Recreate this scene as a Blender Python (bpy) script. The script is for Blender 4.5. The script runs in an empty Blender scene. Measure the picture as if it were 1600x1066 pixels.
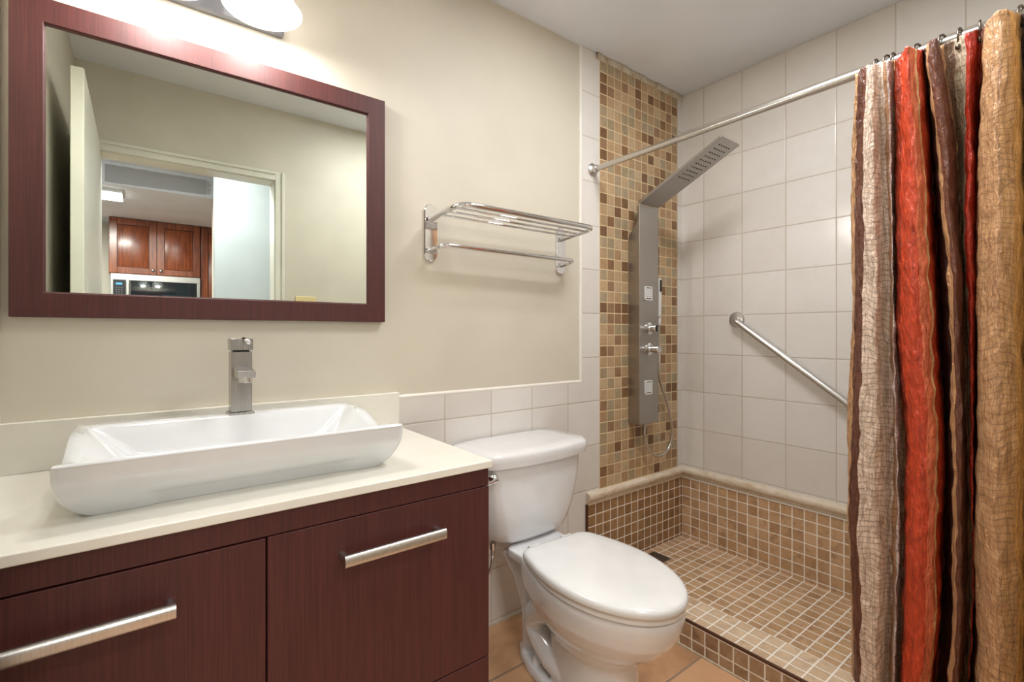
import bpy, bmesh, math, random
from mathutils import Vector, Matrix, noise
random.seed(7)
PI = math.pi
S = bpy.context.scene
COL = S.collection

# ---------------------------------------------------------------- camera, light, exposure
CAM_Z = 1.13
HEAD = math.radians(37.5)          # camera heading, clockwise from +Y
cd = bpy.data.cameras.new('camera'); cam = bpy.data.objects.new('camera', cd); COL.objects.link(cam)
cam.location = (0, 0, CAM_Z); cam.rotation_euler = (PI/2, 0, -HEAD)
cd.sensor_width = 36; cd.lens = 757/1600*36; cd.shift_y = -13/1600; cd.clip_start = 0.02
S.camera = cam
S.view_settings.view_transform = 'Standard'; S.view_settings.look = 'None'
S.view_settings.gamma = 1; S.view_settings.use_curve_mapping = False
S.view_settings.exposure = 0.62
w = bpy.data.worlds.new('world'); S.world = w; w.use_nodes = True
w.node_tree.nodes['Background'].inputs[0].default_value = (0.9, 0.93, 1, 1)
w.node_tree.nodes['Background'].inputs[1].default_value = 0.3

def lamp(name, kind, loc, energy, color=(1, 1, 1), rot=(0, 0, 0), size=.1, size_y=None, spread=None):
    l = bpy.data.lights.new(name, kind); l.energy = energy; l.color = color
    if kind == 'AREA':
        l.size = size
        if size_y: l.shape = 'RECTANGLE'; l.size_y = size_y
    else: l.shadow_soft_size = size
    o = bpy.data.objects.new(name, l); COL.objects.link(o); o.location = loc; o.rotation_euler = rot
    return o
SHX = (0.253, 0.043)               # the two glass shades over the mirror
SHY, SHZ = 1.395, 1.972
for x in SHX: lamp('vanity_bulb_light', 'POINT', (x, SHY, SHZ + .03), 4.9, (1, .98, .955), size=.035)
# added unseen fill in hall and room; kitchen lamp belongs to its ceiling light
lamp('hall_fill_light', 'AREA', (.12, -.5, 2.44), 18, (.97, .985, 1), size=.5, size_y=.5)
lamp('kitchen_lamp_light', 'AREA', (-.36, -2.2, 2.262), 30, (1, .98, .95), size=.44, size_y=.26)
lamp('room_fill_light', 'AREA', (1.28, .62, 2.40), 12.5, (.985, .99, 1), size=.44, size_y=.4)

# ---------------------------------------------------------------- materials
def lin(c):
    return tuple(((v/255)/12.92 if v/255 <= .04045 else ((v/255+.055)/1.055)**2.4) for v in c) + (1,)

class NT:
    def __init__(s, name):
        s.m = bpy.data.materials.new(name); s.m.use_nodes = True
        s.t = s.m.node_tree; s.b = s.t.nodes['Principled BSDF']
    def n(s, typ, **kw):
        nd = s.t.nodes.new(typ)
        for k, v in kw.items(): setattr(nd, k, v)
        return nd
    def put(s, sock, v):
        if hasattr(v, 'is_output'): s.t.links.new(v, sock)
        elif v is not None: sock.default_value = v
    def math(s, op, a, b=None, c=None, clamp=False):
        nd = s.n('ShaderNodeMath', operation=op, use_clamp=clamp)
        for i, v in enumerate((a, b, c)):
            if v is not None: s.put(nd.inputs[i], v)
        return nd.outputs[0]
    def noise(s, vec, scale, detail=3, rough=.5, dim='3D', dist=0):
        nd = s.n('ShaderNodeTexNoise', noise_dimensions=dim)
        s.put(nd.inputs['Vector'], vec); nd.inputs['Scale'].default_value = scale
        nd.inputs['Detail'].default_value = detail; nd.inputs['Roughness'].default_value = rough
        nd.inputs['Distortion'].default_value = dist
        return nd.outputs[0]
    def ramp(s, fac, stops, interp='LINEAR'):
        nd = s.n('ShaderNodeValToRGB'); cr = nd.color_ramp; cr.interpolation = interp
        while len(cr.elements) < len(stops): cr.elements.new(.5)
        for e, (p, c) in zip(cr.elements, stops): e.position = p; e.color = c
        s.put(nd.inputs[0], fac); return nd.outputs[0]
    def mix(s, fac, a, b, mode='MIX'):
        nd = s.n('ShaderNodeMix', data_type='RGBA', blend_type=mode)
        s.put(nd.inputs[0], fac); s.put(nd.inputs[6], a); s.put(nd.inputs[7], b); return nd.outputs[2]
    def scale(s, vec, sc, rot=(0, 0, 0)):
        nd = s.n('ShaderNodeMapping'); s.put(nd.inputs[0], vec)
        nd.inputs['Scale'].default_value = sc; nd.inputs['Rotation'].default_value = rot; return nd.outputs[0]
    def bump(s, h, strength=.3, dist=.002, normal=None):
        nd = s.n('ShaderNodeBump'); nd.inputs['Strength'].default_value = strength
        nd.inputs['Distance'].default_value = dist; s.put(nd.inputs['Height'], h)
        if normal is not None: s.put(nd.inputs['Normal'], normal)
        s.put(s.b.inputs['Normal'], nd.outputs[0]); return nd.outputs[0]
    def obj(s): return s.n('ShaderNodeTexCoord').outputs['Object']
    def pos(s): return s.n('ShaderNodeNewGeometry').outputs['Position']
    def set(s, **kw):
        for k, v in kw.items(): s.put(s.b.inputs[k.replace('_', ' ')], v)
        return s.m

def paint(name, rgb, rough=.55, bump=.15, mott=.03):
    t = NT(name); o = t.obj()
    n1 = t.noise(o, 2.2, 3); c = lin(rgb)
    dk = tuple(v*(1-mott*3) for v in c[:3]) + (1,)
    t.bump(t.noise(o, 90, 4, .6), bump, .0015)
    return t.set(Base_Color=t.ramp(n1, [(.3, dk), (.6, c)]), Roughness=rough)

def plain(name, rgb, rough=.3, metal=0, coat=0, bump=0, **kw):
    t = NT(name); c = lin(rgb); o = t.obj()
    v = t.noise(o, 14, 2)
    lo = tuple(x*.965 for x in c[:3]) + (1,)
    t.set(Base_Color=t.ramp(v, [(.35, lo), (.65, c)]), Roughness=rough, Metallic=metal, Coat_Weight=coat)
    if bump: t.bump(t.noise(o, 60, 3), bump, .001)
    return t.set(**kw) if kw else t.m

def brushed(name, rgb, rough=.3, sc=(400, 400, 6), amp=.12):
    t = NT(name); o = t.obj(); c = lin(rgb)
    v = t.noise(t.scale(o, sc), 1, 3)
    lo = tuple(x*(1-amp*1.5) for x in c[:3]) + (1,)
    r = t.math('MULTIPLY_ADD', v, amp*1.5, rough-amp*.7)
    t.bump(v, .05, .0005)
    return t.set(Base_Color=t.ramp(v, [(.3, lo), (.7, c)]), Roughness=r, Metallic=1)

def wood(name, a, b, sc=(420, 420, 6), rough=.35, coat=.2, big=.5):
    t = NT(name); o = t.obj()
    f = t.noise(t.scale(o, sc), 1, 5, .6)
    g = t.noise(t.scale(o, (sc[0]*.07, sc[1]*.07, sc[2]*.25)), 1, 3, .5)
    fac = t.math('ADD', t.math('MULTIPLY', f, 1-big*.5), t.math('MULTIPLY', g, big*.5))
    t.bump(f, .12, .0006)
    return t.set(Base_Color=t.ramp(fac, [(.38, lin(a)), (.62, lin(b))]), Roughness=rough, Coat_Weight=coat, Coat_Roughness=.25)

def tiles(name, a1, a2, o1, o2, p1, p2, g, grout, palette, rough=.3, mott=.35, mscale=18, bump=.6, interp='LINEAR', coat=0, spots=None):
    """square tiles from world position on the two axes a1, a2 (0..2)"""
    t = NT(name); p = t.pos()
    sp = t.n('ShaderNodeSeparateXYZ'); t.put(sp.inputs[0], p)
    fr, ce = [], []
    for ax, o, pp in ((a1, o1, p1), (a2, o2, p2)):
        q = t.math('DIVIDE', t.math('SUBTRACT', sp.outputs[ax], o), pp)
        f = t.math('FRACT', q); ce.append(t.math('FLOOR', q))
        fr.append(t.math('MULTIPLY', t.math('MINIMUM', f, t.math('SUBTRACT', 1.0, f)), pp))
    d = t.math('MINIMUM', fr[0], fr[1])
    wob = t.math('MULTIPLY', t.math('SUBTRACT', t.noise(p, 160, 2), .5), g*.35)
    d = t.math('ADD', d, wob)
    mr = t.n('ShaderNodeMapRange', interpolation_type='SMOOTHSTEP'); t.put(mr.inputs[0], d)
    mr.inputs[1].default_value = g*.38; mr.inputs[2].default_value = g*.62
    mask = mr.outputs[0]
    cx = t.n('ShaderNodeCombineXYZ'); t.put(cx.inputs[0], ce[0]); t.put(cx.inputs[1], ce[1])
    wn = t.n('ShaderNodeTexWhiteNoise', noise_dimensions='2D'); t.put(wn.inputs[0], cx.outputs[0])
    n = len(palette)
    base = t.ramp(wn.outputs[0], [((i/n if interp == 'CONSTANT' else i/max(1, n-1)), lin(c)) for i, c in enumerate(palette)], interp)
    off = t.n('ShaderNodeVectorMath', operation='MULTIPLY_ADD'); t.put(off.inputs[0], wn.outputs[1])
    off.inputs[1].default_value = (3, 3, 3); t.put(off.inputs[2], p)
    m1 = t.noise(off.outputs[0], mscale, 6, .62, dist=.6)
    base = t.mix(1.0, base, t.ramp(m1, [(.25, (1-mott, 1-mott*1.08, 1-mott*1.2, 1)), (.52, (1, 1, 1, 1)), (.75, (1+mott*.35, 1+mott*.35, 1+mott*.35, 1))]), 'MULTIPLY')
    if spots:
        m2 = t.noise(off.outputs[0], mscale*.35, 5, .7, dist=.3)
        base = t.mix(t.ramp(m2, [(.57, (0, 0, 0, 1)), (.68, (.7, .7, .7, 1))]), base, lin(spots))
    colr = t.mix(mask, lin(grout), base)
    rg = t.n('ShaderNodeMapRange'); t.put(rg.inputs[0], mask); rg.inputs[3].default_value = .8; rg.inputs[4].default_value = rough
    mr2 = t.n('ShaderNodeMapRange', interpolation_type='SMOOTHSTEP'); t.put(mr2.inputs[0], d)
    mr2.inputs[1].default_value = g*.3; mr2.inputs[2].default_value = g*1.1
    h = t.math('ADD', mr2.outputs[0], t.math('MULTIPLY', m1, .06))
    t.bump(h, bump, .0015)
    return t.set(Base_Color=colr, Roughness=rg.outputs[0], Coat_Weight=coat)

M = {}
M['wall'] = paint('cream_paint', (212, 205, 189), .5)
M['ceiling'] = paint('ceiling_paint', (234, 238, 245), .7)
M['hall_white'] = paint('hall_white_paint', (206, 214, 217), .35)
M['hall_grey'] = paint('grey_patch_paint', (184, 184, 186), .7)
M['doorpaint'] = paint('door_paint', (226, 224, 210), .35, .05)
M['wood'] = wood('dark_red_wood', (62, 23, 21), (80, 33, 30), rough=.55, coat=.05, big=.3)
M['cherry'] = wood('cherry_cabinet_wood', (112, 50, 22), (158, 80, 38), sc=(60, 60, 5), rough=.25, coat=.5)
M['glaze'] = plain('dark_cabinet_glaze', (74, 30, 14), .3)
M['porcelain'] = plain('porcelain', (228, 228, 229), .08, coat=.6)
M['basin'] = plain('basin_porcelain', (224, 226, 228), .07, coat=.5)
M['counter'] = plain('cream_countertop', (234, 231, 220), .22, coat=.2)
M['lid'] = plain('seat_plastic', (229, 229, 228), .12, coat=.3)
M['chrome'] = plain('chrome', (228, 228, 230), .06, 1)
M['nickel'] = brushed('brushed_nickel', (214, 211, 208), .3)
M['faucet'] = brushed('faucet_nickel', (184, 179, 174), .24)
M['steel'] = brushed('brushed_panel_steel', (172, 168, 163), .34, (500, 500, 5), .03)
M['rod'] = plain('satin_rod_metal', (204, 199, 193), .27, 1)
M['bronze'] = plain('dark_bronze', (112, 102, 92), .3, 1)
M['mirror'] = plain('mirror_silver', (233, 240, 234), 0.0, 1)
M['black'] = plain('black_rubber', (22, 22, 24), .4)
M['darkgrey'] = plain('dark_grey_metal', (110, 110, 114), .4, .6)
M['white'] = plain('white_plastic', (232, 232, 230), .3)
M['ivory'] = plain('ivory_plastic', (226, 206, 150), .35)
M['darkstrip'] = plain('dark_edge_strip', (96, 66, 52), .35, .6)
M['whiteglaze'] = plain('white_glazed_edging', (236, 231, 222), .18)
M['glass_black'] = plain('black_oven_glass', (26, 34, 40), .03)
M['trim'] = None
WT = dict(g=.004, grout=(196, 184, 170), rough=.16, mott=.05, mscale=7, bump=.5)
WP = [(224, 219, 213), (228, 224, 219), (220, 214, 207)]
M['tileA'] = tiles('white_wall_tile', 0, 2, .869, .017, .2045, .2, palette=WP, **WT)
M['tileB'] = tiles('white_shower_tile', 1, 2, 1.401, .017, .203, .2, palette=WP, **WT)
MOS = [(186, 154, 118), (136, 100, 68), (176, 146, 110), (192, 162, 126), (164, 146, 116), (152, 118, 88), (188, 156, 120), (170, 150, 120), (122, 88, 60), (194, 168, 134), (172, 138, 102), (170, 152, 124)]
M['mosaic'] = tiles('stone_mosaic', 0, 2, 1.683, 2.390, .0508, .0508, .0045, (222, 200, 160), MOS, .45, .2, 45, .6, 'CONSTANT')
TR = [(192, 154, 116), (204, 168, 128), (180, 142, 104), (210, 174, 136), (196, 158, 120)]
TR_SHADED = [(156, 120, 80), (170, 132, 90), (144, 108, 72), (162, 124, 84)]  # same travertine, darker: back-wall shade put into the tile colours
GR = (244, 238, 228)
M['travA'] = tiles('travertine_mosaic_back_shaded', 0, 2, 1.600, .3505, .0508, .0508, .0045, GR, TR_SHADED, .4, .3, 26, .6, spots=(112, 78, 52))
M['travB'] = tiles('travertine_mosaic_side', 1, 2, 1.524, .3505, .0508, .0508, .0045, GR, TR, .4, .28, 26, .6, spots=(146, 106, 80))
M['travF'] = tiles('travertine_mosaic_floor', 0, 1, 1.7025, 1.524, .0508, .0508, .005, GR, TR, .35, .28, 26, .6, spots=(150, 110, 82))
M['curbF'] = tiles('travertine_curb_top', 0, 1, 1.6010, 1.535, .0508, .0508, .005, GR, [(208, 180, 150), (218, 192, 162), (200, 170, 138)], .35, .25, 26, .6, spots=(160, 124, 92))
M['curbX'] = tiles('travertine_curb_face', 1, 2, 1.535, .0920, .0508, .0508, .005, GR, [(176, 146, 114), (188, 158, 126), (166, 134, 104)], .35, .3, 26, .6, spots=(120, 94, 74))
M['terra'] = tiles('terracotta_floor', 0, 1, 1.215, .938, .35, .352, .008, (150, 128, 106), [(206, 160, 120), (214, 170, 130), (198, 152, 114)], .3, .3, 5, .4)
def mk_trim():
    t = NT('travertine_rail'); o = t.obj()
    n = t.noise(t.scale(o, (9, 9, 30)), 1, 6, .6, dist=1)
    t.bump(t.noise(o, 70, 4), .15, .001)
    return t.set(Base_Color=t.ramp(n, [(.3, lin((200, 174, 142))), (.5, lin((222, 207, 186))), (.7, lin((234, 222, 206)))]), Roughness=.3)
M['trim'] = mk_trim()
def mk_caulk():
    t = NT('rough_grout_strip'); o = t.obj()
    n = t.noise(o, 22, 6, .7)
    return t.set(Base_Color=t.ramp(n, [(.32, lin((140, 112, 86))), (.45, lin((196, 178, 152))), (.6, lin((212, 204, 190)))]), Roughness=.8)
M['caulk'] = mk_caulk()
def emit(name, rgb, st, rough=.4):
    t = NT(name); return t.set(Base_Color=lin(rgb), Roughness=rough, Emission_Color=lin(rgb), Emission_Strength=st)
M['bulb'] = emit('lit_bulb', (255, 246, 230), 9)
M['shade'] = emit('frosted_shade_glass', (250, 250, 246), .25, .25)
def mk_shade():
    t = NT('frosted_glass'); t.set(Base_Color=lin((250, 250, 248)), Roughness=.3, Emission_Color=(1, .98, .95, 1), Emission_Strength=.6)
    tr = t.n('ShaderNodeBsdfTranslucent'); tr.inputs[0].default_value = (.93, .93, .92, 1)
    mx = t.n('ShaderNodeMixShader'); mx.inputs[0].default_value = .55
    out = t.t.nodes['Material Output']
    t.t.links.new(t.b.outputs[0], mx.inputs[1]); t.t.links.new(tr.outputs[0], mx.inputs[2]); t.t.links.new(mx.outputs[0], out.inputs[0])
    return t.m
M['shade'] = mk_shade()
M['panel_light'] = emit('light_diffuser', (255, 252, 244), 6)
M['display'] = emit('clock_display', (70, 140, 190), .8)

# ---------------------------------------------------------------- mesh helpers
def link(name, bm, mat, parent=None, smooth=False, bevel=0, seg=2, kind=None, sharp=None, turn=None):
    if turn: bmesh.ops.rotate(bm, verts=bm.verts, cent=turn[0], matrix=Matrix.Rotation(turn[1], 3, 'Z'))
    bmesh.ops.recalc_face_normals(bm, faces=bm.faces)
    me = bpy.data.meshes.new(name); bm.to_mesh(me); bm.free()
    o = bpy.data.objects.new(name, me); COL.objects.link(o)
    for m in (mat if isinstance(mat, (list, tuple)) else [mat]): me.materials.append(m)
    if smooth:
        me.polygons.foreach_set('use_smooth', [True]*len(me.polygons))
        if sharp: me.set_sharp_from_angle(angle=math.radians(sharp))
    if bevel:
        b = o.modifiers.new('bevel', 'BEVEL'); b.width = bevel; b.segments = seg; b.limit_method = 'ANGLE'; b.angle_limit = math.radians(40)
        me.polygons.foreach_set('use_smooth', [True]*len(me.polygons)); b.harden_normals = True
    if parent is not None:
        o.parent = parent; o.matrix_parent_inverse = Matrix.Translation(-Vector(parent.location))
    if kind: o['kind'] = kind
    return o
def thing(name, label, cat, loc=(0, 0, 0), group=None):
    o = bpy.data.objects.new(name, None); COL.objects.link(o); o.location = loc; o.empty_display_size = .05
    o['label'] = label; o['category'] = cat
    if group: o['group'] = group
    return o
def tag(o, label, cat, group=None):
    o['label'] = label; o['category'] = cat
    if group: o['group'] = group
    return o
def struct(name, bm, mat, parent=None, **kw):
    o = link(name, bm, mat, parent, **kw)
    if parent is None: o['kind'] = 'structure'
    return o
def box(bm, x0, x1, y0, y1, z0, z1, mi=0):
    v = [bm.verts.new((x, y, z)) for x in (x0, x1) for y in (y0, y1) for z in (z0, z1)]
    for f in ((0, 1, 3, 2), (4, 6, 7, 5), (0, 4, 5, 1), (2, 3, 7, 6), (0, 2, 6, 4), (1, 5, 7, 3)):
        bm.faces.new([v[i] for i in f]).material_index = mi
    return v
def B(*boxes):
    bm = bmesh.new()
    for b in boxes: box(bm, *b)
    return bm
def loft(bm, rings, cap0=True, cap1=True, closed=True):
    vr = [[bm.verts.new(p) for p in r] for r in rings]
    n = len(rings[0])
    for a, b in zip(vr[:-1], vr[1:]):
        for i in range(n if closed else n-1):
            j = (i+1) % n; bm.faces.new((a[i], a[j], b[j], b[i]))
    if cap0: bm.faces.new(vr[0][::-1])
    if cap1: bm.faces.new(vr[-1])
    return vr
def tube(bm, pts, r, n=12, caps=True):
    pts = [Vector(p) for p in pts]; rings = []
    rr = r if isinstance(r, (list, tuple)) else [r]*len(pts)
    t0 = (pts[1]-pts[0]).normalized(); up = Vector((0, 0, 1)) if abs(t0.z) < .9 else Vector((1, 0, 0))
    nrm = t0.cross(up).normalized()
    for i, p in enumerate(pts):
        t = (pts[min(i+1, len(pts)-1)]-pts[max(i-1, 0)]).normalized()
        nrm = (nrm - t*nrm.dot(t)).normalized(); b = t.cross(nrm)
        rings.append([p + (nrm*math.cos(2*PI*k/n) + b*math.sin(2*PI*k/n))*rr[i] for k in range(n)])
    loft(bm, rings, caps, caps)
def lathe(bm, prof, c, axis='Z', n=32, a0=0):
    """prof: list of (radius, height along axis)"""
    rings = []
    for r, h in prof:
        ring = []
        for k in range(n):
            a = a0+2*PI*k/n; u, v = max(r, 1e-5)*math.cos(a), max(r, 1e-5)*math.sin(a)
            if axis == 'Z': p = (u, v, h)
            elif axis == 'Y': p = (u, h, v)
            else: p = (h, u, v)
            ring.append((c[0]+p[0], c[1]+p[1], c[2]+p[2]))
        rings.append(ring)
    loft(bm, rings)
def fillet(pts, rad, seg=8):
    """round the inner corners of a polyline"""
    pts = [Vector(p) for p in pts]; out = [pts[0]]
    for a, b, c in zip(pts[:-2], pts[1:-1], pts[2:]):
        u = (a-b); v = (c-b); r = min(rad, u.length*.49, v.length*.49)
        p0 = b+u.normalized()*r; p1 = b+v.normalized()*r
        for k in range(seg+1):
            t = k/seg; out.append(p0*(1-t)**2 + b*2*t*(1-t) + p1*t*t)
    out.append(pts[-1]); return out
def rrect(x0, x1, y0, y1, r, n=8, m=10):
    """rounded rectangle outline with m points along each side (counter-clockwise)"""
    out = []
    cs = [(x1-r, y0+r, -PI/2), (x1-r, y1-r, 0), (x0+r, y1-r, PI/2), (x0+r, y0+r, PI)]
    for i, (cx, cy, a) in enumerate(cs):
        for k in range(n+1): t = a+PI/2*k/n; out.append((cx+r*math.cos(t), cy+r*math.sin(t)))
        nx, ny, na = cs[(i+1) % 4]
        p, q = out[-1], (nx+r*math.cos(na), ny+r*math.sin(na))
        for k in range(1, m): out.append((p[0]+(q[0]-p[0])*k/m, p[1]+(q[1]-p[1])*k/m))
    return out

# ---------------------------------------------------------------- the room
YA, XB, XL, ZC = 1.536, 2.346, -.245, 2.416
wa = struct('wall_back', B((XL-.1, XB+.1, YA, YA+.1, 0, 2.55)), M['wall'])
wb = struct('wall_right', B((XB, XB+.1, -.12, YA, 0, 2.55)), M['wall'])
struct('wall_left', B((XL-.1, XL, -.0, YA, 0, 2.55)), M['wall'])
struct('ceiling', B((XL, XB, 0, YA, ZC, ZC+.08)), M['ceiling'])
struct('floor', B((XL-.1, XB+.1, -4.2, YA+.1, -.1, 0)), M['terra'])
DX0, DX1, DZ = -.152, .611, 2.0
wc = struct('wall_front', B((XL-.1, DX0-.018, -.12, 0, 0, 2.55), (DX1+.018, XB, -.12, 0, 0, 2.55), (DX0-.018, DX1+.018, -.12, 0, DZ+.018, 2.55)), M['wall'])
bm = B((DX0-.018, DX0, -.12, .0, 0, DZ+.018), (DX1, DX1+.018, -.12, .0, 0, DZ+.018), (DX0-.018, DX1+.018, -.12, .0, DZ, DZ+.018))
struct('trim_1', bm, M['doorpaint'], bevel=.002)
cw = .048
bm = B((DX1+.004, DX1+.004+cw, 0, .012, 0, DZ+.004+cw), (DX0-.004-cw, DX1+.004, 0, .012, DZ+.004, DZ+.004+cw), (DX1+.036, DX1+.004+cw, .012, .020, 0, DZ+.004+cw), (DX0-.004-cw, DX1+.004, .012, .020, DZ+.036, DZ+.004+cw),
       (DX0-.004-cw, DX0-.004, 0, .012, 0, DZ+.004))
struct('trim_2', bm, M['doorpaint'], bevel=.003)
# open door lying near the left wall, rounded top corner
bm = bmesh.new()
box(bm, -.186, -.150, .022, .862, .012, 2.026)
struct('door_1', bm, M['doorpaint'], bevel=.004)

# white tile on the back wall
ty = YA-.006
bm = B((.690, 1.600, ty, YA, 0, .908), (1.568, 1.683, ty, YA, .908, ZC), (1.600, 1.683, ty, YA, .36, .908), (2.293, XB, ty, YA, .36, ZC))
struct('white_tile', bm, M['tileA'], wa)
bm = bmesh.new()
def halfround(bm, p0, p1, r, out, side):
    """quarter-round edging between p0 and p1; out = outward normal, side = across"""
    p0, p1, out, side = map(Vector, (p0, p1, out, side))
    prof = [side*(-r*math.cos(PI*k/10)) + out*(r*.9*math.sin(PI*k/10)) for k in range(11)]
    loft(bm, [[p0+q for q in prof], [p1+q for q in prof]])
halfround(bm, (.690, YA, .911), (1.564, YA, .911), .008, (0, -1, 0), (0, 0, 1))
halfround(bm, (1.566, YA, .906), (1.566, YA, ZC), .008, (0, -1, 0), (1, 0, 0))
struct('tile_edging', bm, M['whiteglaze'], wa, smooth=True, sharp=50)
struct('mosaic_tile', B((1.683, 2.293, ty-.002, YA, .36, 2.390)), M['mosaic'], wa)
bm = bmesh.new()                                                    # rough grout along the ceiling
N = 60
top, bot = [], []
for i in range(N+1):
    x = 1.66+(2.335-1.66)*i/N
    d = .006+.010*noise.noise((x*9, 0, 0))+.006*abs(noise.noise((x*40, 3, 0)))
    top.append((x, ty-.004-max(0, d), ZC)); bot.append((x, ty-.003, 2.389+.004*noise.noise((x*30, 1, 0))))
loft(bm, [[(p[0], YA, ZC) for p in top], top, bot, [(p[0], YA, 2.389) for p in bot]], False, False, False)
struct('grout_strip', bm, M['caulk'], wa, smooth=True)
# white tile on the right wall
struct('white_shower_tile', B((XB-.006, XB, .0, YA, .36, ZC)), M['tileB'], wb)

# shower recess: travertine wainscot, rail, floor, curb
WY, WX = 1.524, 2.334
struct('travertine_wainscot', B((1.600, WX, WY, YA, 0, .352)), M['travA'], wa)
struct('corner_strip', B((1.590, 1.6005, WY-.003, YA, .10, .356)), M['darkstrip'], wa)
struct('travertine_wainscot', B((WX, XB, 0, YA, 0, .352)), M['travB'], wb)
def railprof(o, h=.058, d=.026):
    # offset outward, height
    P = [(0, .352), (.012, .352), (.014, .358), (.014, .366), (.020, .370)]
    for k in range(9):
        a = -PI/2+PI*k/8; P.append((.020+.014*math.cos(a)*.9, .388+.018*math.sin(a)))
    P += [(.016, .407), (0, .408)]
    return P
P = railprof(0)
bm = bmesh.new()
loft(bm, [[(1.594, YA-a, z) for a, z in P], [(XB-a, YA-a, z) for a, z in P], [(XB-a, .0, z) for a, z in P]])
struct('trim_3', bm, M['trim'], smooth=True, sharp=40)
struct('trim_4', B((WX-.004, WX, 0.0, WY, .346, .353)), M['whiteglaze'])
sf = struct('shower_floor', B((1.702, WX, 0.0, WY, 0, .030)), M['travF'])
CX0, CX1, CZ = 1.553, 1.703, .1005
bm = bmesh.new()
box(bm, CX0, CX1, 0.0, YA-.012, 0, CZ)
bm.faces.ensure_lookup_table()
for f in bm.faces:
    f.normal_update(); f.material_index = 1 if abs(f.normal.x) > .5 else 0
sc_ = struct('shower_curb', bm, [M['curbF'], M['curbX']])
struct('metal_edge', B((CX0-.002, CX0+.007, 0, YA-.014, CZ-.006, CZ+.0025)), M['darkstrip'], sc_, bevel=.001)
struct('trim_5', B((CX0-.006, CX0, 0, YA-.014, 0, .006)), M['caulk'])
struct('trim_6', B((.690, 1.553, ty-.005, ty, 0, .006)), M['caulk'])
# drain
dr = thing('shower_drain', 'small square perforated metal drain in the shower floor by the back wall', 'drain', (1.995, 1.445, .030))
link('drain_frame', B((1.943, 2.047, 1.393, 1.399, .029, .033), (1.943, 2.047, 1.491, 1.497, .029, .033), (1.943, 1.949, 1.399, 1.491, .029, .033), (2.041, 2.047, 1.399, 1.491, .029, .033)), M['nickel'], dr)
bm = bmesh.new(); box(bm, 1.949, 2.041, 1.399, 1.491, .0301, .0305)
link('drain_pan', bm, M['black'], dr)
bm = bmesh.new()
for i in range(9):
    for j in range(9):
        x, y = 1.9545+i*.0101, 1.4045+j*.0101
        if (i+j) % 2 == 0: box(bm, x-.0036, x+.0036, y-.0036, y+.0036, .0304, .0322)
        else: box(bm, x-.005, x+.005, y-.0012, y+.0012, .0304, .0318)
link('drain_grate', bm, M['nickel'], dr)

# ---------------------------------------------------------------- hall and kitchen behind the camera (seen in the mirror)
HC = 2.475; KY = -3.62
struct('ceiling_hall', B((-1.9, 2.6, -1.9, -.12, HC, HC+.08)), M['ceiling'])
struct('ceiling_kitchen', B((-1.9, 2.6, KY, -1.98, 2.30, 2.40)), M['ceiling'])
hd = struct('wall_header', B((-1.9, 2.6, -1.98, -1.9, 2.30, 2.60)), M['ceiling'])
bm = bmesh.new()                                                    # unpainted patch with a ragged end
tp, bt = [], []
for i in range(41):
    x = -.22+(.455+.22)*i/40
    tp.append((x, -1.8985, 2.452+.004*noise.noise((x*20, 0, 0)))); bt.append((x, -1.8985, 2.312+.03*max(0, (x+.1)/.55)*.4+.004*noise.noise((x*20, 5, 0))))
vt = [bm.verts.new(p) for p in tp]; vb = [bm.verts.new(p) for p in bt]
for i in range(40): bm.faces.new((vt[i], vt[i+1], vb[i+1], vb[i]))
for k in range(7):
    z0 = 2.335+k*.016; box(bm, .45, .475+.03*random.random(), -1.899, -1.8984, z0, z0+.011)
struct('bare_patch', bm, M['hall_grey'], hd)
struct('wall_kitchen', B((-1.9, 2.6, KY-.1, KY, 0, 2.4)), M['wall'])
struct('wall_kitchen_side', B((-1.98, -1.9, KY, -.12, 0, 2.6)), M['wall'])
struct('wall_hall_side', B((2.6, 2.68, KY, -.12, 0, 2.6)), M['wall'])
struct('wall_hall', B((.414, 2.6, -1.0, -.9, 0, HC)), M['hall_white'])
struct('wall_hall_end', B((.505, .60, -1.98, -1.9, 0, 2.30)), M['wall'])

# kitchen wall cabinets
CYF = -3.26
def raised_door(name, x0, x1, z0, z1, y, parent, knobx=None):
    bm = bmesh.new(); f = .062
    box(bm, x0, x0+f, y-.02, y, z0, z1); box(bm, x1-f, x1, y-.02, y, z0, z1)
    box(bm, x0+f, x1-f, y-.02, y, z0, z0+f); box(bm, x0+f, x1-f, y-.02, y, z1-f, z1)
    box(bm, x0+f, x1-f, y-.02, y-.012, z0+f, z1-f, 1)
    a, b, c, d = x0+f, x1-f, z0+f, z1-f; q = .03
    loft(bm, [[(a+.006, y-.012, c+.006), (b-.006, y-.012, c+.006), (b-.006, y-.012, d-.006), (a+.006, y-.012, d-.006)],
              [(a+q, y-.003, c+q), (b-q, y-.003, c+q), (b-q, y-.003, d-q), (a+q, y-.003, d-q)]], False, True)
    o = link(name, bm, [M['cherry'], M['glaze']], parent, bevel=.003)
    if knobx:
        bm = bmesh.new(); lathe(bm, [(.005, 0), (.005, .012), (.013, .016), (.015, .022), (.011, .028), (.002, .030)], (knobx, y, z0+.045), 'Y', 20)
        link('knob', bm, M['nickel'], o, smooth=True)
    return o
c1 = thing('wall_cabinet', 'cherry wood wall cabinet with two raised doors above the microwave, seen in the mirror', 'cabinet', (.135, KY, 1.73))
link('cabinet_body', B((-.250, .525, KY, CYF-.021, 1.728, 2.298)), M['cherry'], c1, bevel=.002)
raised_door('door', -.247, .136, 1.735, 2.294, CYF, c1, .105)
raised_door('door', .142, .522, 1.735, 2.294, CYF, c1, .172)
c2 = thing('wall_cabinet', 'tall cherry wood cabinet right of the microwave in the mirror, mostly hidden', 'cabinet', (.72, KY, 1.2))
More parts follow.
